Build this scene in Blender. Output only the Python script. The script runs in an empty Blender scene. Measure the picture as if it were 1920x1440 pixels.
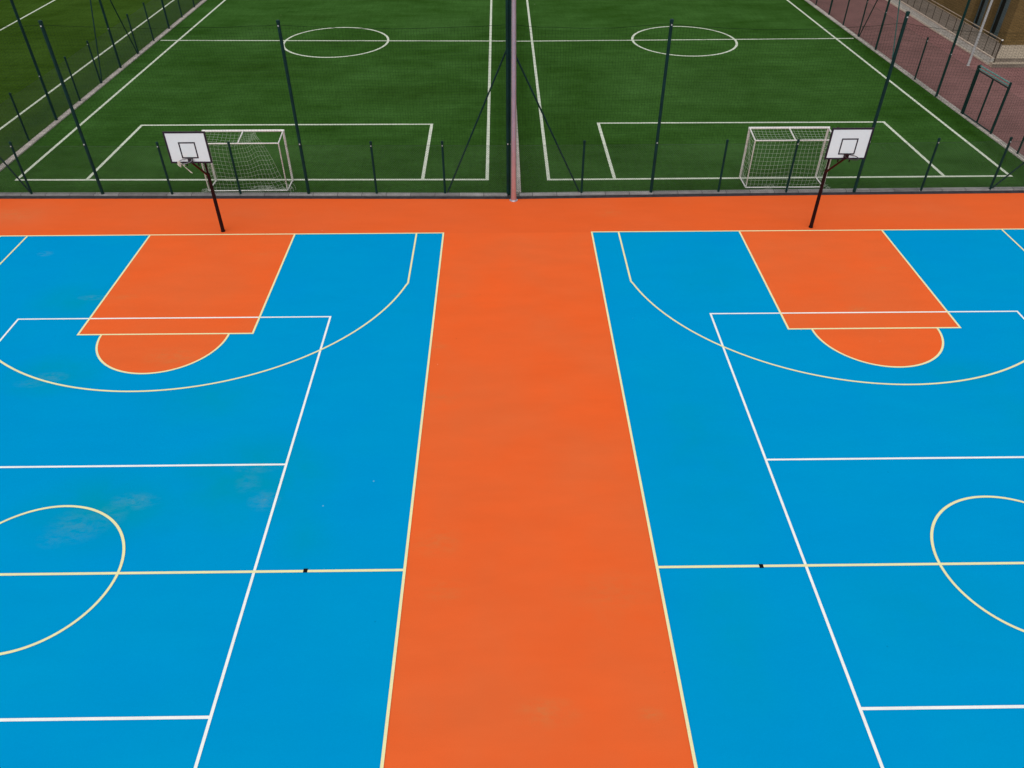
import bpy, math, random
from mathutils import Vector, Matrix
random.seed(7)
scene = bpy.context.scene
COL = scene.collection

# ------------------------------------------------------------------ camera
cam_d = bpy.data.cameras.new('camera')
cam_d.sensor_width = 36.0
cam_d.lens = 1442.7265 / 1920 * 36.0
cam_d.clip_end = 800
cam = bpy.data.objects.new('camera', cam_d)
COL.objects.link(cam)
scene.camera = cam
PITCH, YAW, ROLL = 0.6860, 0.0130, -0.0006
cy, sy, cp, sp = math.cos(YAW), math.sin(YAW), math.cos(PITCH), math.sin(PITCH)
fw = Vector((sy*cp, cy*cp, -sp)); rt = Vector((cy, -sy, 0)); up = rt.cross(fw)
r2 = rt*math.cos(ROLL) + up*math.sin(ROLL); u2 = up*math.cos(ROLL) - rt*math.sin(ROLL)
m = Matrix((r2, u2, -fw)).transposed().to_4x4()
m.translation = Vector((-0.5026, -23.582, 12.6399))
cam.matrix_world = m

# ------------------------------------------------------------------ sky, sun, exposure (overcast noon)
SUN_EL, SUN_ROT = math.radians(58), math.radians(200)
world = bpy.data.worlds.new('World'); scene.world = world; world.use_nodes = True
wn = world.node_tree.nodes; wl = world.node_tree.links
bg = wn['Background']
skyt = wn.new('ShaderNodeTexSky'); skyt.sky_type = 'NISHITA'; skyt.sun_disc = False
skyt.sun_elevation = SUN_EL; skyt.sun_rotation = SUN_ROT
skyt.dust_density = 1.0; skyt.air_density = 1.0; skyt.ozone_density = 1.0
hs = wn.new('ShaderNodeHueSaturation'); hs.inputs['Saturation'].default_value = 0.12
wl.new(skyt.outputs['Color'], hs.inputs['Color']); wl.new(hs.outputs['Color'], bg.inputs['Color'])
bg.inputs['Strength'].default_value = 0.15
sd = bpy.data.lights.new('sun', 'SUN'); sd.energy = 1.1; sd.angle = math.radians(70); sd.color = (1.0, 0.97, 0.93)
sun = bpy.data.objects.new('sun', sd); COL.objects.link(sun)
# sun_rotation is measured from +Y clockwise seen from above
sdir = Vector((math.sin(SUN_ROT)*math.cos(SUN_EL), math.cos(SUN_ROT)*math.cos(SUN_EL), math.sin(SUN_EL)))
sun.rotation_euler = sdir.to_track_quat('Z', 'Y').to_euler(); sun.location = sdir*60
vs = scene.view_settings
vs.view_transform = 'Standard'; vs.look = 'None'; vs.gamma = 1.0; vs.use_curve_mapping = False
vs.exposure = 0.36

# ------------------------------------------------------------------ materials
class NT:
    def __init__(s, name, rough=0.8, spec=0.2):
        s.m = bpy.data.materials.new(name); s.m.use_nodes = True
        s.n = s.m.node_tree.nodes; s.l = s.m.node_tree.links
        s.b = s.n['Principled BSDF']
        s.b.inputs['Roughness'].default_value = rough
        s.b.inputs['Specular IOR Level'].default_value = spec
        s.co = s.n.new('ShaderNodeTexCoord').outputs['Object']
    def lk(s, a, b): s.l.new(a, b)
    def mapped(s, scale):
        mp = s.n.new('ShaderNodeMapping'); mp.inputs['Scale'].default_value = scale
        s.lk(s.co, mp.inputs['Vector']); return mp.outputs['Vector']
    def noise(s, scale, detail=4, vec=None, rough=0.55):
        t = s.n.new('ShaderNodeTexNoise'); t.inputs['Scale'].default_value = scale
        t.inputs['Detail'].default_value = detail; t.inputs['Roughness'].default_value = rough
        s.lk(vec if vec is not None else s.co, t.inputs['Vector']); return t.outputs['Fac']
    def rng(s, v, a, b, c=0.0, d=1.0):
        t = s.n.new('ShaderNodeMapRange'); t.inputs['From Min'].default_value = a; t.inputs['From Max'].default_value = b
        t.inputs['To Min'].default_value = c; t.inputs['To Max'].default_value = d
        s.lk(v, t.inputs['Value']); return t.outputs['Result']
    def math(s, op, a, b):
        t = s.n.new('ShaderNodeMath'); t.operation = op
        for i, v in enumerate((a, b)):
            if isinstance(v, (int, float)): t.inputs[i].default_value = v
            else: s.lk(v, t.inputs[i])
        return t.outputs[0]
    def mix(s, f, a, b):
        t = s.n.new('ShaderNodeMix'); t.data_type = 'RGBA'
        for i, v in ((0, f), (6, a), (7, b)):
            if isinstance(v, (int, float)): t.inputs[i].default_value = v
            elif isinstance(v, tuple): t.inputs[i].default_value = (*v, 1)
            else: s.lk(v, t.inputs[i])
        return t.outputs[2]
    def scale_col(s, col, f):
        t = s.n.new('ShaderNodeVectorMath'); t.operation = 'SCALE'
        s.lk(col, t.inputs[0]); s.lk(f, t.inputs['Scale']); return t.outputs[0]
    def color(s, c):
        if isinstance(c, tuple): s.b.inputs['Base Color'].default_value = (*c, 1)
        else: s.lk(c, s.b.inputs['Base Color'])
    def bump(s, h, strength=0.3, dist=0.01):
        t = s.n.new('ShaderNodeBump'); t.inputs['Strength'].default_value = strength; t.inputs['Distance'].default_value = dist
        s.lk(h, t.inputs['Height']); s.lk(t.outputs['Normal'], s.b.inputs['Normal'])
    def stain(s, cx, cy_, rx, ry):
        a = s.n.new('ShaderNodeVectorMath'); a.operation = 'SUBTRACT'; a.inputs[1].default_value = (cx, cy_, 0)
        s.lk(s.co, a.inputs[0])
        b = s.n.new('ShaderNodeVectorMath'); b.operation = 'MULTIPLY'; b.inputs[1].default_value = (1/rx, 1/ry, 0)
        s.lk(a.outputs[0], b.inputs[0])
        c = s.n.new('ShaderNodeVectorMath'); c.operation = 'LENGTH'; s.lk(b.outputs[0], c.inputs[0])
        return s.rng(c.outputs['Value'], 0.0, 1.0, 1.0, 0.0)
    def stains(s, lst):
        acc = None
        for st in lst:
            v = s.stain(*st[:4])
            if len(st) > 4: v = s.math('MULTIPLY', v, st[4])
            acc = v if acc is None else s.math('MAXIMUM', acc, v)
        return acc
    def specks(s, scale, size):
        t = s.n.new('ShaderNodeTexVoronoi'); t.inputs['Scale'].default_value = scale
        s.lk(s.mapped((1, 1, 0)), t.inputs['Vector'])
        keep = s.n.new('ShaderNodeSeparateColor'); s.lk(t.outputs['Color'], keep.inputs[0])
        k = s.rng(keep.outputs[0], 0.82, 0.84)
        d = s.rng(t.outputs['Distance'], size*0.5, size, 1.0, 0.0)
        return s.math('MULTIPLY', k, d)

def court_paint(name, base, alt, stain_list, stain_col, haze_list, haze_col, spk, mott=0.03):
    t = NT(name, 0.9, 0.0)
    big = t.noise(0.35, 5)
    c = t.mix(t.rng(big, 0.35, 0.7), base, alt)
    mid = t.noise(1.0, 5, t.mapped((0.5, 1.6, 1)), 0.6)
    f = t.rng(mid, 0.3, 0.7, 1-mott, 1+mott)
    c = t.scale_col(c, f)
    fine = t.noise(60, 3)
    c = t.scale_col(c, t.rng(fine, 0.25, 0.75, 0.95, 1.05))
    if haze_list:
        h = t.math('MULTIPLY', t.stains(haze_list), t.rng(t.noise(1.1, 5), 0.3, 0.6, 0.3, 0.95))
        c = t.mix(h, c, haze_col)
    st = t.math('MULTIPLY', t.stains(stain_list), t.rng(t.noise(5.0, 8, t.mapped((0.7, 1.4, 1)), 0.72), 0.42, 0.68, 0.0, 0.55))
    c = t.mix(st, c, stain_col)
    c = t.mix(t.math('MULTIPLY', t.specks(0.9, 0.022), 0.45), c, spk)
    c = t.mix(t.math('MULTIPLY', t.specks(1.7, 0.04), 0.3), c, tuple(x*0.35 for x in base))
    t.color(c); t.bump(t.noise(180, 2), 0.15, 0.003)
    return t.m

BLUE = court_paint('blue_acrylic', (0.0, 0.243, 0.515), (0.0, 0.256, 0.505),
    [(-8.62,-12.08,.62,.30), (-9.05,-12.5,.5,.4,.7), (-9.55,-12.75,.75,.55,.75), (-9.9,-13.1,.4,.3,.5), (-6.2,-11.08,.6,.22,.8), (-5.78,-12.1,.4,.35), (-6.25,-11.55,.35,.4,.5), (-12.4,-7.7,.55,.25), (-12.8,-7.95,.5,.2,.6),
     (-15.47,-1.21,.3,.2), (-12.85,-3.87,.5,.18)], (0.115, 0.265, 0.325),
    [(-4.65,-13.1,.8,1.2,.45), (-6.2,-11.4,2.2,1.8), (-9.2,-12.3,2.2,1.4), (-12.5,-7.6,1.6,1.0), (-13.0,-4.0,2.0,1.2,.7), (4.0,-10.5,1.8,4.0,.4), (3.6,-15.5,1.2,3.0,.35), (7.6,-15.0,2.4,1.6,.3), (12.5,-9.5,3.0,1.5,.3), (6.0,-3.0,1.6,2.5,.3), (11.5,-7.9,2,1.0,.5), (-8.0,-8.6,2.0,1.2,.5)], (0.0, 0.25, 0.36),
    (0.25, 0.48, 0.60), 0.018)
ORANGE = court_paint('orange_acrylic', (0.710, 0.104, 0.0215), (0.645, 0.116, 0.031),
    [(-9.45,-6.85,1.1,.5), (-12.04,-3.85,.8,.22), (9.86,-4.85,.5,.3), (-2.5,-6.45,.6,.22), (10.9,-7.5,.9,.3), (0.17,-16.98,.7,.35), (1.95,-17.05,.3,.2), (-8.6,-1.31,.9,.25,.6),
     (-1.9,-13.3,.7,.5,.8), (-2.1,-8.65,.6,.4,.6), (-1.85,-3.93,.4,.2,.5), (11.55,-2.5,.5,.3,.6), (1.5,-14.6,1.2,.7,.5), (-1.7,-14.5,.6,.4,.7)], (0.46, 0.185, 0.06),
    [(-1.6,-8.5,2.0,3.5,.5), (1.6,-14.8,1.8,2.0,.5), (-9.5,-4,2.5,3,.4), (10.2,-3.5,2.4,3,.5), (-17.8,1.4,2,1.0,.7), (0.0,-17.2,2,1.4,.5)], (0.60, 0.122, 0.036),
    (0.85, 0.35, 0.20), 0.035)
ORANGE_STRIP = court_paint('orange_acrylic_strip', (0.665, 0.100, 0.0215), (0.64, 0.106, 0.028),
    [(-17.9,1.6,1.3,.7,.7), (3.3,1.4,.7,.4,.6)], (0.46, 0.185, 0.06),
    [(-17.8,1.4,2.5,1.4,.7), (14,1.5,6,1.2,.4), (-10,1.5,5,1.2,.4)], (0.60, 0.130, 0.045), (0.85, 0.38, 0.25))

def line_paint(name, c1, c2):
    t = NT(name, 0.8, 0.1)
    n = t.noise(2.2, 5)
    t.color(t.scale_col(t.mix(t.rng(n, 0.35, 0.65), c1, c2), t.rng(t.noise(45, 3), 0.3, 0.7, 0.93, 1.04)))
    return t.m
YELLOW = line_paint('yellow_line_paint', (0.745, 0.70, 0.365), (0.70, 0.655, 0.37))
WHITE_LINE = line_paint('white_line_paint', (0.80, 0.80, 0.76), (0.73, 0.74, 0.71))

def turf(name, dark, light, patch_sets):
    t = NT(name, 1.0, 0.0)
    streak = t.noise(1.0, 7, t.mapped((0.40, 1.0, 1)), 0.68)
    blot = t.noise(0.22, 5)
    sm = t.math('ADD', t.math('MULTIPLY', streak, 0.5), t.math('MULTIPLY', blot, 0.5))
    c = t.mix(t.rng(sm, 0.36, 0.64), dark, light)
    for lst, col in patch_sets:  # soft tone patches, some drawn out into dark strips beside the fences
        c = t.mix(t.math('MULTIPLY', t.stains(lst), t.rng(t.noise(0.9, 6), 0.3, 0.65, 0.35, 1.0)), c, col)
    grain = t.noise(11, 5, t.mapped((0.7, 1.3, 1)), 0.8)
    c = t.scale_col(c, t.rng(grain, 0.33, 0.67, 0.70, 1.30))
    row = t.noise(10, 4, t.mapped((0.06, 1.0, 1)), 0.7)
    c = t.scale_col(c, t.rng(row, 0.3, 0.7, 0.89, 1.11))
    colm = t.noise(9, 3, t.mapped((1.0, 0.05, 1)), 0.6)
    c = t.scale_col(c, t.rng(colm, 0.3, 0.7, 0.92, 1.08))
    c = t.mix(t.math('MULTIPLY', t.specks(0.5, 0.03), 0.5), c, (0.35, 0.36, 0.22))
    t.color(c); t.bump(t.noise(40, 5, None, 0.8), 1.0, 0.03)
    return t.m
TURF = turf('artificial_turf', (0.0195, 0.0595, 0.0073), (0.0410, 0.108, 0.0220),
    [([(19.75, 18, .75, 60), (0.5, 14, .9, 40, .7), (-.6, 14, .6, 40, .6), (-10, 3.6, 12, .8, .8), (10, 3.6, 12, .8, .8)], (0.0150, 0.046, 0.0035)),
     ([(-13, 18, 5, 2.5, .6), (-10, 22.5, 3, 1.2, .6), (-5, 14, 4, 2, .6), (-12, 28, 5, 1.2, .5), (2.6, 9, 1.5, 5, .5), (-9.9, 4.6, 2.4, 1.0, .7), (10.1, 4.6, 2.4, 1.0, .7)], (0.0150, 0.041, 0.0040)),
     ([(-15, 24, 3, 4, .6), (-4, 26, 4, 3, .6), (10, 15, 7, 6, .5), (-10, 7, 6, 1.6, .5), (10, 7, 6, 1.6, .4)], (0.046, 0.110, 0.027))])
TURF_FAR = turf('artificial_turf_olive', (0.023, 0.052, 0.0042), (0.042, 0.088, 0.012), [([(-21.2, 14, 1.2, 60, .7)], (0.020, 0.052, 0.012))])
t = NT('turf_line_fibre', 0.9, 0.05)
t.color(t.scale_col(t.mix(t.rng(t.noise(6, 5), 0.3, 0.7), (0.60, 0.62, 0.52), (0.44, 0.50, 0.38)), t.rng(t.noise(40, 3), 0.3, 0.7, 0.85, 1.1)))
TURF_LINE = t.m

def simple(name, c, rough=0.5, spec=0.4, var=0.12, scale=8, metal=0.0, c2=None):
    t = NT(name, rough, spec); t.b.inputs['Metallic'].default_value = metal
    n = t.noise(scale, 5)
    base = t.mix(t.rng(n, 0.35, 0.65), c, c2 or tuple(x*(1-2*var) for x in c))
    t.color(t.scale_col(base, t.rng(t.noise(scale*7, 3), 0.3, 0.7, 1-var, 1+var)))
    return t.m
GREEN_METAL = simple('dark_green_coated_steel', (0.0035, 0.026, 0.023), 0.6, 0.12, 0.15, 3)
GREEN_LIT = simple('lit_green_coated_steel', (0.016, 0.090, 0.082), 0.5, 0.25, 0.12, 3)  # same green steel facing the light, the brightness painted into its colour
LINTEL = simple('sky_lit_teal_steel', (0.06, 0.20, 0.18), 0.35, 0.6, 0.1, 3)  # teal steel with the sky's reflection painted in as a paler colour
WIRE = simple('green_wire', (0.040, 0.060, 0.046), 0.7, 0.2)
TWINE = simple('dark_green_twine', (0.006, 0.016, 0.008), 0.9, 0.1)
CLAMP = simple('galvanised_clamp', (0.42, 0.44, 0.43), 0.5, 0.5)
MAROON = simple('maroon_painted_steel', (0.017, 0.003, 0.003), 0.6, 0.12, 0.2, 4)
MAROON_ARM = simple('rusty_maroon_steel', (0.050, 0.009, 0.006), 0.7, 0.1, 0.2, 9)
BOARD = simple('white_laminate', (0.635, 0.675, 0.665), 0.6, 0.1, 0.015, 2)
BORDER = simple('board_border_paint', (0.018, 0.008, 0.016), 0.5, 0.3)
RIM = simple('dark_rim_steel', (0.020, 0.012, 0.014), 0.5, 0.4)
RIM_GREY = simple('worn_grey_rim_steel', (0.17, 0.17, 0.18), 0.5, 0.4)
ROPE = simple('off_white_rope', (0.62, 0.55, 0.45), 0.9, 0.1)
GOAL_WHITE = simple('white_goal_paint', (0.72, 0.70, 0.67), 0.5, 0.3, 0.06, 3)
GOAL_POST = simple('weathered_goal_paint', (0.60, 0.58, 0.54), 0.6, 0.1, 0.08, 5, c2=(0.46, 0.41, 0.36))
NET_STRING = simple('goal_net_string', (0.46, 0.50, 0.42), 0.9, 0.1)
MAST = simple('galvanised_mast_steel', (0.52, 0.46, 0.50), 0.38, 0.4, 0.05, 2, metal=0.8)
GREY_POLE = simple('grey_pole_paint', (0.36, 0.36, 0.355), 0.5, 0.3, 0.06, 3)
SOCKET = simple('black_socket', (0.004, 0.002, 0.002), 0.8, 0.1)
GROUND = simple('grey_ground', (0.16, 0.15, 0.14), 0.9, 0.1, 0.1, 1)
KERB_BAND = simple('dark_kerb_band', (0.040, 0.037, 0.042), 0.9, 0.1, 0.2, 5)

def slabs(name, c1, c2, cell, axis):
    t = NT(name, 0.9, 0.1)
    br = t.n.new('ShaderNodeTexBrick'); br.offset = 0.0; br.offset_frequency = 2
    br.inputs['Color1'].default_value = (*c1, 1); br.inputs['Color2'].default_value = (*c2, 1)
    br.inputs['Mortar'].default_value = (*(x*0.55 for x in c2), 1)
    br.inputs['Scale'].default_value = 1.0; br.inputs['Mortar Size'].default_value = 0.012
    br.inputs['Brick Width'].default_value = cell; br.inputs['Row Height'].default_value = 60; br.inputs['Bias'].default_value = -0.1
    mp = t.n.new('ShaderNodeMapping'); mp.inputs['Location'].default_value = (0.3, 30, 0)
    if axis == 'y': mp.inputs['Rotation'].default_value = (0, 0, math.radians(90))
    t.lk(t.co, mp.inputs['Vector']); t.lk(mp.outputs['Vector'], br.inputs['Vector'])
    c = t.scale_col(br.outputs['Color'], t.rng(t.noise(3, 6, None, 0.7), 0.3, 0.7, 0.75, 1.25))
    t.color(c); t.bump(t.noise(60, 4), 0.3, 0.005); return t.m
KERB_X = slabs('concrete_kerb_slabs', (0.250, 0.240, 0.235), (0.145, 0.137, 0.137), 0.9, 'x')
KERB_Y = slabs('concrete_kerb_slabs_pale', (0.42, 0.375, 0.335), (0.33, 0.295, 0.265), 1.0, 'y')

def bricks(name, c1, c2, mortar, w, h, msize, vert=False, off=0.5, dirt=0.2):
    t = NT(name, 0.9, 0.1)
    vec = t.co
    if vert:   # wall: run along x+y, courses along z
        sx = t.n.new('ShaderNodeSeparateXYZ'); t.lk(t.co, sx.inputs[0])
        cx = t.n.new('ShaderNodeCombineXYZ'); t.lk(t.math('ADD', sx.outputs[0], sx.outputs[1]), cx.inputs[0]); t.lk(sx.outputs[2], cx.inputs[1])
        vec = cx.outputs[0]
    br = t.n.new('ShaderNodeTexBrick'); br.offset = off
    br.inputs['Color1'].default_value = (*c1, 1); br.inputs['Color2'].default_value = (*c2, 1); br.inputs['Mortar'].default_value = (*mortar, 1)
    br.inputs['Scale'].default_value = 1.0; br.inputs['Mortar Size'].default_value = msize
    br.inputs['Brick Width'].default_value = w; br.inputs['Row Height'].default_value = h
    t.lk(vec, br.inputs['Vector'])
    c = t.scale_col(br.outputs['Color'], t.rng(t.noise(0.7, 6), 0.3, 0.7, 1-dirt, 1+dirt))
    c = t.scale_col(c, t.rng(t.noise(12, 4), 0.3, 0.7, 0.9, 1.1))
    t.color(c); t.bump(br.outputs['Fac'], 0.2, -0.004); return t.m
PAVER = bricks('maroon_pavers', (0.200, 0.098, 0.092), (0.178, 0.086, 0.081), (0.150, 0.073, 0.070), 0.22, 0.11, 0.006, dirt=0.16)
TILE = bricks('grey_beige_tiles', (0.185, 0.150, 0.122), (0.168, 0.136, 0.110), (0.13, 0.105, 0.088), 0.3, 0.3, 0.010, off=0.0, dirt=0.12)
TILE_PALE = bricks('pale_beige_tiles', (0.40, 0.33, 0.25), (0.36, 0.30, 0.225), (0.20, 0.16, 0.12), 0.15, 0.15, 0.010, off=0.0, dirt=0.1)
BRICK = bricks('olive_brown_brick', (0.148, 0.093, 0.034), (0.122, 0.075, 0.027), (0.095, 0.063, 0.030), 0.26, 0.09, 0.008, vert=True, dirt=0.12)
RETAIN = simple('grey_render', (0.50, 0.475, 0.42), 0.9, 0.1, 0.10, 4)
COPING = simple('beige_coping_stone', (0.50, 0.41, 0.33), 0.9, 0.1, 0.08, 4)
STEEL_RAIL = simple('beige_painted_rail', (0.30, 0.22, 0.15), 0.45, 0.5, 0.1, 4)
RAIL_DARK = simple('dark_bronze_baluster', (0.040, 0.026, 0.014), 0.5, 0.4, 0.1, 4)
BRIGHT = simple('bare_steel_knob', (0.75, 0.72, 0.66), 0.35, 0.5, 0.03)
FRAME_TEAL = simple('blue_grey_window_frame', (0.060, 0.088, 0.095), 0.4, 0.5, 0.1, 3)
GLASS = NT('dark_glass', 0.08, 0.5); GLASS.color(GLASS.mix(GLASS.rng(GLASS.noise(0.8), .3, .7), (0.004, 0.005, 0.007), (0.008, 0.009, 0.011))); GLASS = GLASS.m
ROOF = simple('roof_gravel', (0.2, 0.19, 0.18), 0.9, 0.1)

# ------------------------------------------------------------------ mesh helpers
class MB:
    def __init__(s): s.v = []; s.f = []
    def box(s, x0, y0, z0, x1, y1, z1):
        b = len(s.v)
        s.v += [(x, y, z) for z in (z0, z1) for x, y in ((x0, y0), (x1, y0), (x1, y1), (x0, y1))]
        s.f += [tuple(b+i for i in q) for q in ((3,2,1,0),(4,5,6,7),(0,1,5,4),(1,2,6,5),(2,3,7,6),(3,0,4,7))]
        return s
    def poly(s, pts):
        b = len(s.v); s.v += [tuple(p) if len(p) == 3 else (p[0], p[1], 0.0) for p in pts]
        s.f.append(tuple(range(b, b+len(pts)))); return s
    def prism(s, pts, z0, z1):
        n = len(pts); b = len(s.v)
        s.v += [(p[0], p[1], z0) for p in pts] + [(p[0], p[1], z1) for p in pts]
        s.f.append(tuple(b+n+i for i in range(n))); s.f.append(tuple(b+i for i in reversed(range(n))))
        for i in range(n): s.f.append((b+i, b+(i+1) % n, b+n+(i+1) % n, b+n+i))
        return s
    def tube(s, pts, r, n=10, cap=True, closed=False):
        pts = [Vector(p) for p in pts]; k = len(pts)
        rs = r if isinstance(r, (list, tuple)) else [r]*k
        b = len(s.v); prev = None
        for i, p in enumerate(pts):
            if closed: d = pts[(i+1) % k] - pts[i-1]
            else: d = pts[min(i+1, k-1)] - pts[max(i-1, 0)]
            d.normalize()
            if prev is None:
                a = Vector((0, 0, 1)) if abs(d.z) < 0.9 else Vector((1, 0, 0))
                u = d.cross(a).normalized()
            else:
                u = (prev - d*prev.dot(d)).normalized()
            prev = u; w = d.cross(u)
            for j in range(n):
                an = 2*math.pi*j/n
                s.v.append(tuple(p + (u*math.cos(an) + w*math.sin(an))*rs[i]))
        for i in range(k if closed else k-1):
            a0 = b+i*n; a1 = b+((i+1) % k)*n
            for j in range(n): s.f.append((a0+j, a0+(j+1) % n, a1+(j+1) % n, a1+j))
        if cap and not closed:
            s.f.append(tuple(b+j for j in reversed(range(n)))); s.f.append(tuple(b+(k-1)*n+j for j in range(n)))
        return s
    def build(s, name, mat, parent=None, smooth=False, loc=None):
        me = bpy.data.meshes.new(name)
        off = Vector(loc) if loc is not None else Vector((0, 0, 0))
        me.from_pydata([tuple(Vector(v)-off) for v in s.v] if loc is not None else s.v, [], s.f); me.update()
        me.materials.append(mat)
        if smooth:
            me.polygons.foreach_set('use_smooth', [True]*len(me.polygons))
            try: me.set_sharp_from_angle(angle=math.radians(40))
            except Exception: pass
        o = bpy.data.objects.new(name, me); COL.objects.link(o)
        if loc is not None: o.location = off
        if parent is not None: o.parent = parent
        return o

def tag(o, label, cat, group=None):
    o['label'] = label; o['category'] = cat
    if group: o['group'] = group
    return o
def thing(name, label, cat, loc=(0, 0, 0), group=None):
    o = bpy.data.objects.new(name, None); o.empty_display_size = 0.3; COL.objects.link(o)
    o.location = loc; return tag(o, label, cat, group)
def struct(name, mb, mat):
    o = mb.build(name, mat); o['kind'] = 'structure'; return o

def copy_tree(o, parent=None):
    c = o.copy(); COL.objects.link(c)
    if parent is not None: c.parent = parent
    for ch in list(o.children): copy_tree(ch, c)
    return c

def line2(mb, a, b, w, z, ext=0.0):
    a = Vector((a[0], a[1])); b = Vector((b[0], b[1])); d = (b-a).normalized(); n = Vector((-d.y, d.x))*w/2
    a = a-d*ext; b = b+d*ext
    mb.poly([(*(a-n), z), (*(b-n), z), (*(b+n), z), (*(a+n), z)])
def ribbon(mb, pts, w, z):
    L = []
    for i, p in enumerate(pts):
        d = (pts[min(i+1, len(pts)-1)]-pts[max(i-1, 0)]).normalized(); n = Vector((-d.y, d.x))*w/2
        L.append((p-n, p+n))
    for (a, b), (c, d) in zip(L[:-1], L[1:]): mb.poly([(a.x, a.y, z), (c.x, c.y, z), (d.x, d.y, z), (b.x, b.y, z)])
def arc2(mb, c, r, a0, a1, w, z, n=96):
    for i in range(n):
        t0 = a0+(a1-a0)*i/n; t1 = a0+(a1-a0)*(i+1)/n
        q = [(c[0]+(r+s)*math.cos(t), c[1]+(r+s)*math.sin(t), z) for t, s in ((t0, -w/2), (t0, w/2), (t1, w/2), (t1, -w/2))]
        mb.poly(q)

# ------------------------------------------------------------------ ground and courts
struct('ground', MB().poly([(-300, -300, -0.06), (300, -300, -0.06), (300, 400, -0.06), (-300, 400, -0.06)]), GROUND)
struct('orange_walkway', MB().poly([(-24, -34, 0), (24, -34, 0), (24, -0.0, 0), (-24, -0.0, 0)]), ORANGE)
struct('orange_walkway', MB().poly([(-24, 0, 0), (24, 0, 0), (24, 2.84, 0), (9.3, 2.72, 0), (0, 2.57, 0), (-10, 2.74, 0), (-24, 2.93, 0)]), ORANGE_STRIP)
GAP = 2.53; CX = GAP+7.5; W = 0.056
def court(s, cx):
    x = lambda v: cx + s*v          # v grows towards the middle walkway
    struct('court_surface', MB().poly([(cx-7.5, -28, .004), (cx+7.5, -28, .004), (cx+7.5, 0, .004), (cx-7.5, 0, .004)]), BLUE)
    key = MB(); yl = MB()
    for (yb, d) in ((0, -1), (-28, 1)):
        key.poly([(cx-2.45, yb, .008), (cx+2.45, yb, .008), (cx+2.45, yb+d*5.8, .008), (cx-2.45, yb+d*5.8, .008)][::-d])
        a = [math.pi*i/64 for i in range(65)]
        key.poly([(cx+1.8*math.cos(t), yb+d*(5.8+1.8*math.sin(t)), .008) for t in a][::d])
        line2(yl, (cx-2.45, yb), (cx-2.45, yb+d*5.8), W, .012); line2(yl, (cx+2.45, yb), (cx+2.45, yb+d*5.8), W, .012)
        line2(yl, (cx-2.45, yb+d*5.8), (cx+2.45, yb+d*5.8), W, .0122, W/2)
        arc2(yl, (cx, yb+d*5.8), 1.8-W/2+0.015, 0, d*math.pi, W, .0124)
        # three point line
        h = 3.19; xe = 6.585
        for q in (-1, 1): line2(yl, (cx+q*xe, yb), (cx+q*xe, yb+d*h), W, .0126)
        yc = 1.55; R = 8.32-yc; a0 = math.asin((h-yc)/R)
        n = 120; pts = []
        for i in range(n+1):
            tt = a0+(math.pi-2*a0)*i/n
            px, py = R*math.cos(tt), yc+R*math.sin(tt)
            if i in (0, n): px = math.copysign(xe, px); py = h
            pts.append(Vector((cx+px, yb+d*py)))
        ribbon(yl, pts, W, .0128)
        line2(yl, (cx-7.5, yb), (cx+7.5, yb), W, .0136, W/2)
    for q in (-7.5, 7.5): line2(yl, (cx+q, -28), (cx+q, 0), W, .0132)
    line2(yl, (cx-7.5, -14), (cx+7.5, -14), W*1.05, .0130)
    arc2(yl, (cx, -14), 1.8-W/2+.02, 0, 2*math.pi, W, .0134, 160)
    struct('painted_key', key, ORANGE)
    wl_ = MB()
    for q in (-4.5, 4.5): line2(wl_, (cx+q, -23), (cx+q, -5), W, .0118)
    for yy in (-5, -23): line2(wl_, (cx-4.5, yy), (cx+4.5, yy), W, .0116, W/2)
    for yy in (-11, -17): line2(wl_, (cx-4.5, yy), (cx+4.5, yy), W, .0114)
    struct('white_court_lines', wl_, WHITE_LINE)
    struct('yellow_court_lines', yl, YELLOW)
court(1, -CX); court(-1, CX)

# black square net-post sockets in the half-way lines
def socket(x, y, label):
    o = MB().prism([(x-.042, y-.045), (x+.042, y-.045), (x+.042, y+.045), (x-.042, y+.045)], .001, .0150)
    ob = o.build('ground_socket', SOCKET, loc=(x, y, 0))
    tag(ob, label, 'ground socket', 'net post sockets in the half way lines')
socket(-4.51, -13.985, 'small black square socket in the yellow halfway line of the left blue court')
socket(4.63, -14.0, 'small black square socket in the yellow halfway line of the right blue court')

# ------------------------------------------------------------------ pitches
TZ = 0.0
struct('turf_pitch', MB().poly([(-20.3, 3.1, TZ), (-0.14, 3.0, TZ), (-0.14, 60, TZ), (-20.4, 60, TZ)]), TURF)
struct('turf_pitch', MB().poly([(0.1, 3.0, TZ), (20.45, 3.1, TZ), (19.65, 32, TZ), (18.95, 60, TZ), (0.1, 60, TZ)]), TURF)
struct('turf_pitch', MB().poly([(-60, 3.1, TZ), (-20.4, 3.1, TZ), (-20.45, 60, TZ), (-60, 60, TZ)]), TURF_FAR)
LW = 0.125
pl = MB()
line2(pl, (-19.15, 4.51), (-18.73, 41.2), LW, .006); line2(pl, (-1.09, 4.25), (-1.15, 41.2), LW, .006)
line2(pl, (-19.2, 4.48), (-1.03, 4.25), LW, .0065); line2(pl, (-18.8, 41.2), (-1.1, 41.2), LW, .0065)
line2(pl, (-19.95, 23.09), (-0.14, 22.67), LW, .0062)
arc2(pl, (-9.87, 22.69), 2.93, 0, 2*math.pi, LW, .0068, 120)
line2(pl, (-16.46, 4.44), (-16.36, 10.06), LW, .0062); line2(pl, (-3.57, 4.29), (-3.60, 10.06), LW, .0062)
line2(pl, (-16.42, 10.06), (-3.54, 10.0), LW, .0066)
struct('pitch_lines', pl, TURF_LINE)
pr = MB()
line2(pr, (1.27, 4.15), (1.23, 41.2), LW, .006); line2(pr, (19.14, 4.29), (18.28, 41.2), LW, .006)
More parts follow.
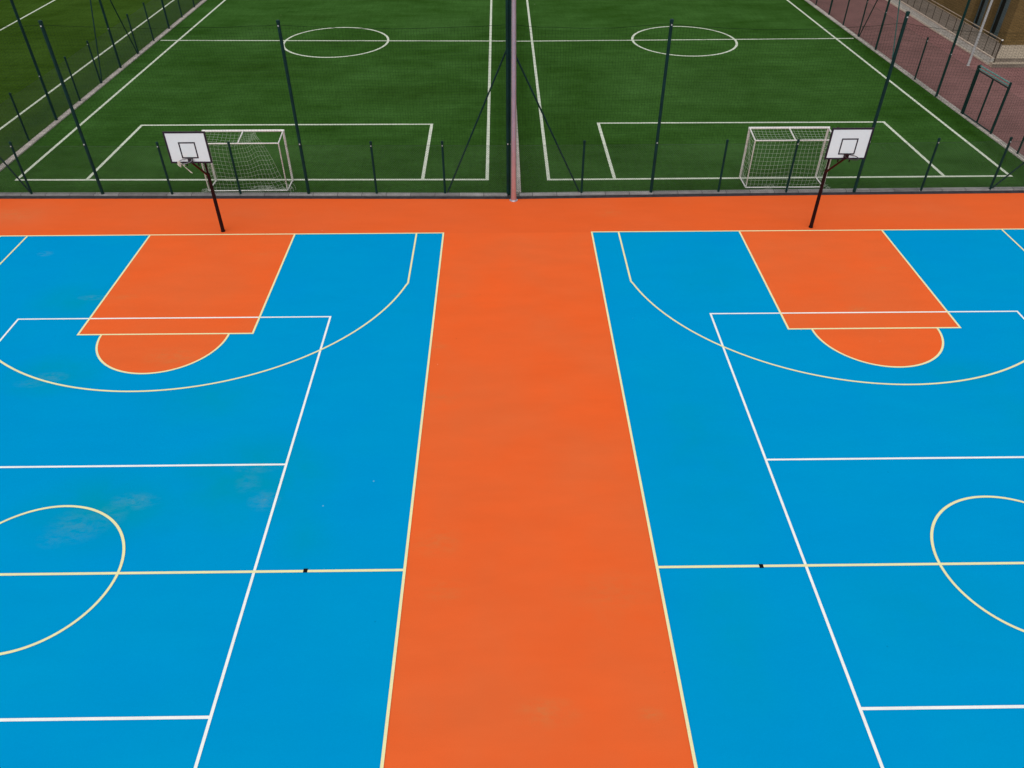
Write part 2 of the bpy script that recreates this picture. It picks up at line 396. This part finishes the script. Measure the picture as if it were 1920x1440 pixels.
line2(pr, (1.21, 4.21), (19.22, 4.29), LW, .0065); line2(pr, (1.2, 41.2), (18.4, 41.2), LW, .0065)
line2(pr, (0.1, 22.62), (19.72, 22.90), LW, .0062)
arc2(pr, (9.92, 22.62), 2.93, 0, 2*math.pi, LW, .0068, 120)
line2(pr, (3.81, 4.23), (3.76, 10.02), LW, .0062); line2(pr, (16.58, 4.28), (16.43, 9.98), LW, .0062)
line2(pr, (3.70, 10.02), (16.50, 9.97), LW, .0066)
struct('pitch_lines', pr, TURF_LINE)
pf = MB()
line2(pf, (-22.42, 3.4), (-22.07, 60), LW, .006); line2(pf, (-30.16, 8), (-30.16, 60), LW, .006)
struct('pitch_lines', pf, TURF_LINE)

# kerbs and paving
def strip(d0, d1, x0, x1):
    e = [(-24, 2.93), (-10, 2.74), (0, 2.57), (9.3, 2.72), (24, 2.84)]
    def yy(x):
        for (xa, ya), (xb, yb) in zip(e[:-1], e[1:]):
            if xa <= x <= xb: return ya+(yb-ya)*(x-xa)/(xb-xa)
    xs = [x0]+[p[0] for p in e if x0 < p[0] < x1]+[x1]
    return [(x, yy(x)+d0) for x in xs]+[(x, yy(x)+d1) for x in reversed(xs)]
struct('kerb', MB().prism(strip(.215, .41, -24, -.33), -.05, .06), KERB_X)
struct('kerb', MB().prism(strip(.215, .41, .12, 24), -.05, .06), KERB_X)
struct('kerb_band', MB().prism(strip(.0, .212, -24, 24), -.05, .008), KERB_BAND)  # flat dark band between the orange floor and the kerb
struct('kerb', MB().prism([(-20.42, 3.42), (-20.17, 3.42), (-20.02, 32), (-19.88, 60), (-20.16, 60), (-20.28, 32)], -.05, .045), KERB_Y)
struct('kerb', MB().prism([(20.42, 3.27), (20.66, 3.27), (19.86, 32), (19.09, 60), (18.85, 60), (19.62, 32)], -.05, .05), KERB_Y)
struct('kerb', MB().prism([(-.14, 3.085), (.19, 3.085), (.12, 60), (-.14, 60)], -.05, .045), KERB_Y)
struct('paving', MB().poly([(20.66, 3.27, .002), (60, 3.3, .002), (60, 70, .002), (18.8, 70, .002), (19.09, 60, .002), (19.86, 32, .002)]), PAVER)

# ------------------------------------------------------------------ fences
def seg(a, b, t): return Vector(a).lerp(Vector(b), t)
def add_post(parent, base, h, r, tall=False):
    x, y = base[0], base[1]; z0 = .03
    name = 'tall_post' if tall else 'post'
    p = MB().tube([(x, y, z0), (x, y, h)], r, 12).build(name, GREEN_METAL, parent, True)
    c = MB().tube([(x, y, h-.05), (x, y, h+.03), (x, y, h+.045)], [r+.008, r+.008, r*.5], 12).build('cap', GREEN_METAL, p, True)
    if tall:
        for z in (1.96, h-.12):
            MB().box(x-.018, y-r-.022, z-.018, x+.018, y-r+.004, z+.018).build('clamp', CLAMP, p)
    elif random.random() < .55:
        MB().box(x-.016, y-r-.02, h-.13, x+.016, y-r+.004, h-.10).build('clamp', CLAMP, p)
    return p
def brace(parent, a, b, r=.03, light=False):
    return MB().tube([a, b], r, 8).build('brace', GREEN_LIT if light else GREEN_METAL, parent, True)

def lower_mesh(parent, pts, h=1.88, pitch=.078, r=.0024):
    """chain link between consecutive base points (straight runs)"""
    mb = MB()
    for a, b in zip(pts[:-1], pts[1:]):
        a = Vector(a); b = Vector(b); L = (b-a).length; d = (b-a)/L
        n = int(L/pitch); z0 = .06; H = h-z0
        for sgn in (1, -1):
            for i in range(-int(H/pitch)-1, n+int(H/pitch)+2):
                s0 = i*pitch; s1 = s0+sgn*H; t0, t1 = 0.0, 1.0
                lo, hi = min(s0, s1), max(s0, s1)
                if hi <= 0 or lo >= L: continue
                def clip(s): return (s-s0)/(s1-s0)
                ta, tb = sorted((clip(0.0), clip(L)))
                t0 = max(t0, ta); t1 = min(t1, tb)
                if t1-t0 < .01: continue
                pa = a+d*(s0+(s1-s0)*t0)+Vector((0, 0, z0+H*t0)); pb = a+d*(s0+(s1-s0)*t1)+Vector((0, 0, z0+H*t1))
                off = d.cross(Vector((0, 0, 1)))*.003*sgn
                mb.tube([pa+off, pb+off], r, 3, cap=False)
        for z in (z0, h):
            k = max(2, int(L/.5)); mb.tube([a+d*L*j/k+Vector((0, 0, z-(.0 if z == z0 else random.uniform(0, .012)))) for j in range(k+1)], .0035, 4)
    return mb.build('chain_link_mesh', WIRE, parent)

def upper_net(parent, spans, z0=1.9, cell=.10, r=.0022):
    """spans: (a, b, top z at a, top z at b, sag); a twine net hung on a rope"""
    mb = MB(); rope = MB()
    for a, b, za, zb, sag in spans:
        a = Vector(a); b = Vector(b); L = (b-a).length; d = (b-a)/L; nrm = d.cross(Vector((0, 0, 1)))
        def top(s):
            t = s/L; return za+(zb-za)*t-sag*4*t*(1-t)
        def P(s, q):  # q 0..1 up
            bow = .05*math.sin(s*1.7+q*2.0)*math.sin(math.pi*q)
            return a+d*s+nrm*bow+Vector((0, 0, z0+(top(s)-z0)*q))
        n = int(L/cell); m_ = int((za-z0)/cell)
        for i in range(n+1):
            s = L*i/n
            mb.tube([P(s+.02*math.sin(q*5+i*.7), q) for q in (0, .25, .5, .75, 1)], r, 3, cap=False)
        k = max(2, int(L/.45))
        for j in range(m_):
            mb.tube([P(L*i/k, j/m_) for i in range(k+1)], r, 3, cap=False)
        rope.tube([P(L*i/k, 1.0)+Vector((0, 0, random.uniform(-.012, .012))) for i in range(k+1)], .0055, 5)
    mb.build('upper_net', TWINE, parent); rope.build('top_rope', TWINE, parent)

RT, RS = .056, .040
# front fence, left half
fl = thing('sports_fence', 'tall green fence along the orange court edge before the goal with the torn net', 'fence', (-10, 3, 0), 'green fences round the football pitches')
def child_world(o): pass
FL_PTS = [(-20.36, 3.22), (-17.92, 3.14), (-15.29, 3.10), (-12.71, 3.04), (-10.19, 3.03), (-7.67, 3.02), (-5.16, 2.99), (-2.63, 2.98), (-.30, 2.93)]
FL_TALL = (0, 2, 5, 8)
FR_PTS = [(-.185, 2.93), (2.42, 2.95), (5.0, 2.95), (7.51, 2.96), (10.04, 2.95), (12.58, 2.95), (15.10, 3.0), (17.71, 3.04), (20.45, 3.06)]
FR_TALL = (0, 2, 5, 8)
def fence(root, pts, tall, braces, tops, sag, hts=None, npts=None):
    root.location = (0, 0, 0)
    for i, p in enumerate(pts):
        h = (hts or {}).get(i, 6.0 if i in tall else 2.0)
        add_post(root, p, h, RT if i in tall else RS, i in tall)
    for b in braces: brace(root, *b)
    v = [(p[0], p[1], 0) for p in pts]
    lower_mesh(root, v)
    sp = []
    for k, (i, j) in enumerate(zip(tall[:-1], tall[1:])):
        sp.append((v[i], v[j], tops, tops, sag[k]))
    upper_net(root, sp)
fence(fl, FL_PTS, FL_TALL, [((-2.55, 3.05, .03), (-.31, 2.99, 5.15)), ((-17.98, 3.22, .03), (-20.33, 3.27, 5.6))], 5.9, (.08, .1, .12), {8: 6.9})
fr = thing('sports_fence', 'tall green fence along the orange court edge before the goal with the intact net', 'fence', (10, 3, 0), 'green fences round the football pitches')
fence(fr, FR_PTS, FR_TALL, [((2.36, 3.02, .03), (-.17, 2.99, 5.2)), ((17.80, 3.12, .03), (20.42, 3.12, 3.3))], 5.9, (.12, .2, .36), {0: 6.9, 5: 6.2})
# left side fence
LF = [(-20.40, 3.42), (-20.40, 5.7), (-20.42, 8.25), (-20.32, 10.63), (-20.30, 13.07), (-20.32, 15.57), (-20.26, 17.99), (-20.24, 20.46), (-20.24, 22.87), (-20.20, 25.39), (-20.23, 27.9), (-20.22, 30.36), (-20.2, 32.8), (-20.2, 35.3), (-20.2, 37.8), (-20.2, 40.2)]
lf = thing('sports_fence', 'green side fence on a pale kerb between the two left football pitches', 'fence', group='green fences round the football pitches')
fence(lf, LF, (0, 3, 6, 9, 12, 15), [((-20.31, 15.66, .03), (-20.27, 17.95, 5.5)), ((-20.24, 20.38, .03), (-20.25, 18.03, 5.4))], 5.9, (.1, .1, .1, .1, .1))
# right side fence, broken by the gate
RFA = [(20.40, 8.30), (20.45, 6.3), (20.52, 4.2)]
RFB = [(20.30, 10.87), (20.16, 13.13), (20.13, 15.53), (20.12, 18.24), (20.07, 20.54), (20.05, 23.12), (20.00, 25.48), (19.96, 27.91), (19.90, 30.28), (19.84, 32.8), (19.77, 35.2), (19.7, 37.7), (19.63, 40.2)]
rf = thing('sports_fence', 'green side fence between the right pitch and the maroon paving, broken by a gate', 'fence', group='green fences round the football pitches')
fence(rf, RFB, (1, 4, 7, 10, 12), [((20.05, 23.02, .03), (20.07, 20.6, 5.0)), ((20.12, 18.34, .03), (20.07, 20.48, 5.4), .03, True)], 5.9, (.15, .15, .15, .1), {0: 2.1})
add_post(rf, RFA[1], 2.0, RS)
lower_mesh(rf, [(p[0], p[1], 0) for p in RFA])
upper_net(rf, [((20.52, 4.2, 0), (20.16, 13.13, 0), 5.9, 5.9, .3)], 2.3)
# dividing fence between the pitches
DF = [(-.115, 5.5), (-.115, 8.0), (-.115, 10.4), (-.11, 12.9), (-.11, 15.4), (-.105, 17.9), (-.10, 20.4), (-.10, 22.9), (-.09, 25.4), (-.09, 27.9), (-.09, 30.4), (-.08, 32.9), (-.08, 35.4), (-.08, 37.9), (-.08, 40.4)]
df = thing('sports_fence', 'green dividing fence seen end on behind the mauve mast between the two pitches', 'fence', group='green fences round the football pitches')
fence(df, DF, (2, 5, 8, 11, 14), [], 5.9, (.1, .1, .1, .1))
lower_mesh(df, [(-.2, 3.1, 0), (-.115, 5.5, 0)])
upper_net(df, [((-.2, 3.05, 0), (-.115, 10.4, 0), 5.9, 5.9, .1)])

# gate in the right side fence
def gate():
    a = Vector((20.30, 10.76, 0)); b = Vector((20.41, 8.41, 0))
    g = thing('double_gate', 'dark green double gate with a teal double lintel onto the maroon paving', 'gate', (20.355, 9.58, 0))
    L = g.location
    def put(mb, name, mat, par=g, smooth=False):
        o = mb.build(name, mat, par, smooth)
        if par is g: o.matrix_parent_inverse = Matrix.Identity(4); o.location = -Vector(L)
        return o
    for p in (a, b): 
        put(MB().box(p.x-.034, p.y-.034, .02, p.x+.034, p.y+.034, 2.20), 'gate_post', GREEN_METAL)
    for z in (2.04, 2.16):
        mb = MB(); mb.tube([a+Vector((.0, -.034, z)), b+Vector((.0, .034, z))], .030, 8)
        put(mb, 'lintel', LINTEL, g, True)
    mid = (a+b)/2
    for (p, q) in ((a+Vector((0, -.035, 0)), mid+Vector((0, .004, 0))), (mid+Vector((0, -.004, 0)), b+Vector((0, .035, 0)))):
        fr_ = MB(); d = (q-p).normalized()
        for e in (p+d*.03, q-d*.03): fr_.tube([e+Vector((0, 0, .08)), e+Vector((0, 0, 1.98))], .022, 6)
        for z in (.1, 1.96): fr_.tube([p+d*.03+Vector((0, 0, z)), q-d*.03+Vector((0, 0, z))], .026, 6)
        leaf = put(fr_, 'gate_leaf', GREEN_METAL)
        w = MB(); LL = (q-p).length
        for i in range(1, int(LL/.06)): w.tube([p+d*i*.06+Vector((0, 0, .1)), p+d*i*.06+Vector((0, 0, 1.96))], .0025, 3, False)
        for j in range(1, 10): w.tube([p+d*.03+Vector((0, 0, .1+j*.19)), q-d*.03+Vector((0, 0, .1+j*.19))], .0025, 3, False)
        wo = w.build('wire_infill', WIRE, leaf)
gate()

# ------------------------------------------------------------------ mast where the fences meet
mz = [-.0, .02, .021, 8.5, 8.55]
mo = MB().tube([(-.10, 2.47, z) for z in (0.0, 2.0, 4.0, 6.0, 8.5)], [.105, .098, .088, .078, .066], 20)
mast = thing('light_mast', 'mauve grey steel mast standing at the middle of the fence line', 'mast', (-.10, 2.47, 0))
def under(root, ob):
    ob.parent = root; ob.location = ob.location - root.location; return ob
under(mast, mo.build('shaft', MAST, None, True))
under(mast, MB().tube([(-.10, 2.47, 0.0), (-.10, 2.47, .02), (-.10, 2.47, .05)], [.15, .15, .11], 20).build('base_collar', MAST, None, True))
hd = MB().box(-.45, 2.2, 8.5, .25, 2.42, 8.62); under(mast, hd.build('lamp_head', GREY_POLE))

# ------------------------------------------------------------------ basketball hoops
def hoop(x, bx, s, label, torn):
    """s = +1: rim swings towards +x"""
    g = thing('basketball_hoop', label, 'basketball hoop', (x, .25, 0), 'basketball hoops at the far baseline')
    add = lambda mb, n, mat, par=None, sm=True: (under(g, mb.build(n, mat, None, sm)) if par is None else mb.build(n, mat, par, sm))
    add(MB().tube([(x, .25, 0), (x, .25, 2.1)], [.062, .052], 16), 'pole', MAROON)
    add(MB().tube([(x, .25, 2.09), (x, .25, 3.45), (x, .22, 3.5)], [.036, .036, .034], 12), 'upper_pole', MAROON)
    add(MB().tube([(x, .25, 0.0), (x, .25, .012), (x, .25, .05)], [.074, .074, .064], 16), 'base_plate', MAROON)
    yb = -.83
    add(MB().tube([(x, .24, 2.02), (bx+.02*s, yb+.02, 2.93)], [.034, .030], 12), 'arm', MAROON_ARM)
    add(MB().tube([(x, .22, 3.48), (bx, yb+.03, 3.48)], .03, 10), 'upper_arm', MAROON)
    for q in (-.18, .18): add(MB().tube([(bx+q, yb+.045, 2.80), (bx+q, yb+.045, 3.8)], .022, 8), 'board_bracket', MAROON)
    add(MB().tube([(bx-.45, yb+.05, 3.48), (bx+.45, yb+.05, 3.48)], .022, 8), 'cross_bracket', MAROON)
    w, h, zb = 1.25, .97, 2.915
    bd = add(MB().box(bx-w/2, yb, zb, bx+w/2, yb+.022, zb+h), 'backboard', BOARD, None, False)
    def frame(x0, z0, x1, z1, t, y0, y1):
        return MB().box(x0, y0, z0, x1, y1, z0+t).box(x0, y0, z1-t, x1, y1, z1).box(x0, y0, z0+t, x0+t, y1, z1-t).box(x1-t, y0, z0+t, x1, y1, z1-t)
    off = Vector(bd.location)
    def sub(mb, n, mat, par):
        o = mb.build(n, mat, par); return o
    sub(frame(bx-w/2-.008, zb-.008, bx+w/2+.008, zb+h+.008, .050, yb-.006, yb+.028), 'board_edge', BORDER, bd)
    sub(frame(bx-.255, zb+.145, bx+.255, zb+.655, .040, yb-.004, yb-.001), 'target_square', BORDER, bd)
    rz = 3.05; rc = Vector((bx+.11*s, yb-.20, rz))
    ring = MB().tube([rc+Vector((.21*math.cos(2*math.pi*i/28), .20*math.sin(2*math.pi*i/28), -.02*math.cos(2*math.pi*i/28)*s)) for i in range(28)], .011, 8, closed=True)
    rm = add(ring, 'rim', RIM_GREY if torn else RIM)
    sub(MB().box(bx-.065, yb-.09, rz-.10, bx+.065, yb-.007, rz+.035), 'rim_mount', MAROON if not torn else RIM, rm)
    if torn:
        tn = MB(); rnd = random.Random(3)
        for i in range(18):   # clump of torn cord wound round the outer side of the ring
            an = math.radians(rnd.uniform(185, 255)); p = rc+Vector((.21*math.cos(an), .20*math.sin(an), 0))
            q = [p+Vector((rnd.uniform(-.025, .025), rnd.uniform(-.025, .025), rnd.uniform(.0, .025)))]
            for k in range(3): q.append(q[-1]+Vector((rnd.uniform(-.035, .05), rnd.uniform(-.03, .03), -rnd.uniform(.01, .05))))
            tn.tube(q, .009, 5)
        for k in range(3):
            p = rc+Vector((-.02, -.19, -.03)); q = [p+Vector((.012*k, 0, 0))]
            for j in range(1, 7): q.append(p+Vector((.03*j+.008*k*j*.4, .005*j, -.045*j-.006*k)))
            tn.tube(q, .008, 5)
        sub(tn, 'torn_net', ROPE, rm)
    return g
hoop(-10.08, -10.05, -1, 'maroon basketball hoop with torn net cords hanging from its rim, beside the left goal', True)
hoop(10.12, 10.12, 1, 'maroon basketball hoop with a bare rim and no net, beside the right goal', False)

# ------------------------------------------------------------------ football goals
def goal(x0, x1, label, torn):
    yf, yk, zf, zk = 4.25, 3.36, 1.96, 1.84
    g = thing('football_goal', label, 'goal', ((x0+x1)/2, yf, 0), 'small goals on the near goal lines')
    def part(a, b, r, n, mat, k=10): return under(g, MB().tube([a, b], r, k).build(n, mat, None, True))
    for x in (x0, x1):
        part((x, yf, 0), (x, yf, zf), .040, 'goalpost', GOAL_POST, 14)
        part((x, yk, .02), (x, yk, zk), .022, 'back_post', GOAL_POST)
        part((x, yf-.02, .035), (x, yk, .03), .022, 'side_ground_bar', GOAL_WHITE)
        part((x, yf-.02, zf), (x, yk, zk), .022, 'top_side_bar', GOAL_WHITE)
    part((x0-.04, yf, zf), (x1+.04, yf, zf), .042, 'crossbar', GOAL_WHITE, 14)
    part((x0, yk, zk), (x1, yk, zk), .022, 'back_top_bar', GOAL_WHITE)
    part((x0, yk, .03), (x1, yk, .03), .024, 'back_ground_bar', GOAL_WHITE)
    xm = (x0+x1)/2
    part((xm, yf-.02, zf), (xm, yk, zk), .022, 'middle_top_bar', GOAL_WHITE)
    net = MB(); R = .0035; rnd = random.Random(11 if torn else 5)
    L = x1-x0; cell = .143
    N = int(L/cell); top_n = 6; back_n = 12; M = top_n+back_n
    def path(t):       # t in rows: crossbar -> back bar -> ground
        if t <= top_n: q = t/top_n; return yf+(yk-yf)*q, zf-.02+(zk-zf)*q-.05*math.sin(math.pi*q)
        q = (t-top_n)/back_n; return yk-.03*math.sin(math.pi*q), zk*(1-q)+.035*q
    ph = [rnd.uniform(0, 6.28) for _ in range(6)]
    def P(i, j):
        u = i/N; t = j; y, z = path(t); s = u*L
        x = x0+s
        inner = 1.0 if 0 < j < M else 0.0
        edge = math.sin(math.pi*u)
        z += inner*(-.03*abs(math.sin(u*2*math.pi))-.012*math.sin(u*9+ph[0]+j*.6))
        x += inner*.012*math.sin(j*.5+ph[1]+u*3)
        y += inner*.02*math.sin(u*7+j*.5+ph[2])
        if torn:
            f = j/M
            st = s if s < 1.35 else 1.35+(s-1.35)*.36
            sb = s
            w = max(0.0, (f-.12)/.88)**1.15
            x = x0+st*(1-w)+sb*w + inner*(.012+.02*max(0, u-.5))*math.sin(j*.6+ph[1]+u*5)
            loose = max(0.0, (u-.42)/.58)
            y += loose*(.55*math.sin(math.pi*min(1, f*1.1))*(f > 0)+.35*max(0, f-.55))*(1 if j < M else .4)
            z -= inner*(loose*.05*math.sin(u*17+j*.4)+.10*math.sin(math.pi*min(1, max(0, (u-.2)/.6)))*math.sin(math.pi*f))
            z = max(z, .02)
        return Vector((x, y, z))
    for i in range(N+1): net.tube([P(i, j) for j in range(M+1)], R, 3, False)
    for j in range(M+1): net.tube([P(i, j) for i in range(N+1)], R, 3, False)
    # side panels
    for x in ([x0] if torn else [x0, x1]):
        K = 6
        def S(a, b):
            q = a/K; zt = zf+(zk-zf)*q; y = yf+(yk-yf)*q
            return Vector((x+.03*math.sin(b*.8+a)*(0 < a < K), y, .03+(zt-.05)*(b/12)))
        for a in range(K+1): net.tube([S(a, b) for b in range(13)], R, 3, False)
        for b in range(13): net.tube([S(a, b) for a in range(K+1)], R, 3, False)
    # slack net heaped along the foot of the goal
    heaps = [(x1-.5, 3.35, .55, 40), (x0, 3.3, .2, 16), (x1-1.0, 3.55, .4, 20)] if torn else [(xm-.2, 3.28, .5, 9), (x1+.05, 3.3, .12, 8)]
    for hx, hy, hr, k in heaps:
        for _ in range(k):
            p = Vector((hx+rnd.uniform(-hr, hr), hy+rnd.uniform(-.08, .16), .06)); q = []
            a = rnd.uniform(0, 6.28); rr = rnd.uniform(.05, .14); ar = rnd.uniform(2.5, 5.5)
            for e in range(8):
                an = a+ar*e/7; q.append(p+Vector((rr*math.cos(an), rr*.8*math.sin(an), .03*math.sin(e*1.7))))
            net.tube(q, R, 3, False)
    if torn:
        for k, hh in ((0, .30), (1, .22), (2, .26)):
            q = [Vector((x1-.03+.34*math.sin(math.pi*.5*e/8)*(1-.2*k), 3.55-.05*e/2-.1*k, hh*math.cos(math.pi*.5*e/8)+.05)) for e in range(9)]
            net.tube(q, R*1.3, 4, False)
    under(g, net.build('goal_net', NET_STRING))
goal(-11.45, -8.53, 'white goal with a torn net bunched at one end, behind the left basketball hoop', True)
goal(8.64, 11.56, 'white goal with an intact hanging net, behind the right basketball hoop', False)

# ------------------------------------------------------------------ grey lamp pole on the paving
lp = thing('lamp_pole', 'pale grey pole standing on the maroon paving before the terrace', 'pole', (23.94, 17.86, 0))
under(lp, MB().tube([(23.94, 17.86, 0), (23.95, 17.84, 3), (23.97, 17.8, 7)], [.064, .056, .045], 14).build('shaft', GREY_POLE, None, True))
under(lp, MB().tube([(23.94, 17.86, 0), (23.94, 17.86, .03)], [.085, .085], 14).build('base_plate', GREY_POLE, None, True))

# ------------------------------------------------------------------ terrace, railing, building
tr = thing('entrance_terrace', 'raised tiled terrace with a grey front wall and two pale steps beside the brick building', 'terrace', (25.1, 17.6, 0))
Z1, Z2 = .19, .36
def T(mb, n, mat): return under(tr, mb.build(n, mat))
T(MB().box(25.06, 17.84, 0, 25.22, 50, Z2), 'retaining_wall', RETAIN)
T(MB().box(25.045, 17.845, Z2, 25.13, 50, Z2+.05), 'coping', COPING)
T(MB().box(25.00, 17.9, 0.0, 25.057, 50, .06), 'foot_kerb', COPING)
T(MB().prism([(25.222, 17.86), (26.80, 20.197), (26.9, 20.2), (26.9, 50), (25.222, 50)], 0, Z2), 'terrace_paving', TILE)
T(MB().prism([(25.23, 17.843), (45, 17.843), (45, 20.198), (26.804, 20.198), (25.23, 17.866)], 0, Z2+.002), 'front_landing', TILE_PALE)
T(MB().box(25.225, 17.815, Z1, 45, 17.8395, Z2-.02), 'upper_riser', TILE)
T(MB().box(25.0, 17.495, 0, 45, 17.518, Z1-.02), 'lower_riser', TILE)
T(MB().box(25.0, 17.52, 0, 45, 17.838, Z1), 'step', TILE_PALE)

rl = thing('terrace_railing', 'beige twin tube handrail on dark balusters along the terrace wall', 'railing', (25.14, 17.7, 0))
RX = 25.14
def Rr(mb, n, mat, sm=True): return under(rl, mb.build(n, mat, None, sm))
Rr(MB().tube([(RX, 17.72, 1.30), (RX, 45, 1.30)], .024, 8), 'top_rail', STEEL_RAIL)
Rr(MB().tube([(RX-.01, 17.95, 1.16), (RX-.01, 45, 1.16)], .020, 8), 'lower_rail', STEEL_RAIL)
Rr(MB().tube([(RX, 17.72, Z1), (RX, 17.72, 1.30)], .028, 8), 'end_post', RAIL_DARK)
Rr(MB().tube([(RX, 18.08, Z2+.05), (RX, 18.08, 1.29)], .024, 8), 'end_post', RAIL_DARK)
ks = MB()
for i in range(7):
    a = math.pi*i/6
ks.tube([(RX, 17.68, 1.27), (RX, 17.68, 1.30), (RX, 17.68, 1.335)], [.03, .05, .03], 10)
Rr(ks, 'end_knob', BRIGHT)
y = 18.98
while y < 45:
    Rr(MB().tube([(RX, y, Z2+.05), (RX, y, 1.29)], .017, 6), 'baluster', RAIL_DARK); y += .9

bl = thing('brick_building', 'olive brown brick building with tall dark window openings behind the terrace', 'building', (26.8, 20.2, 0))
def Bp(mb, n, mat, par=None): return under(bl, mb.build(n, mat)) if par is None else mb.build(n, mat, par)
BX, BY, BZ = 26.82, 20.2, 7.5
opens = [(20.98, 22.36), (23.0, 24.28)]
wb = MB(); ys = BY
for a, b in opens:
    wb.box(BX, ys, Z2-.02, BX+.5, a, 4.6); wb.box(BX+.01, a, 3.4, BX+.5, b, 4.6); ys = b
wb.box(BX, ys, Z2-.02, BX+.5, 50, 4.6)
wb.box(BX, BY, 4.6, BX+.5, 50, BZ)
wall = Bp(wb, 'side_wall', BRICK)
Bp(MB().box(BX+.502, BY+.003, Z2-.02, 46, BY+.45, BZ), 'front_wall', BRICK)
Bp(MB().box(BX-.15, BY-.15, BZ, 46.2, 50.2, BZ+.25), 'roof', ROOF)
Bp(MB().box(BX+.5, BY+.5, 0, 46, 50, .3), 'floor_slab', ROOF)
for a, b in opens:
    wf = MB(); gx = BX+.30
    wf.box(gx, a, Z2, gx+.08, a+.10, 3.4); wf.box(gx, b-.10, Z2, gx+.08, b, 3.4)
    wf.box(gx+.001, a+.1, Z2, gx+.08, b-.1, Z2+.12); wf.box(gx+.001, a+.1, 3.28, gx+.08, b-.1, 3.4)
    wf.box(gx-.002, a+.38, Z2+.12, gx+.078, a+.86, 3.28)
    w = Bp(wf, 'window', FRAME_TEAL)
    pa = MB().box(gx+.03, a+.1, Z2+.12, gx+.05, a+.38, 3.28); pa.box(gx+.03, a+.86, Z2+.12, gx+.05, b-.1, 3.28); pn = Bp(pa, 'pane', GLASS, w)
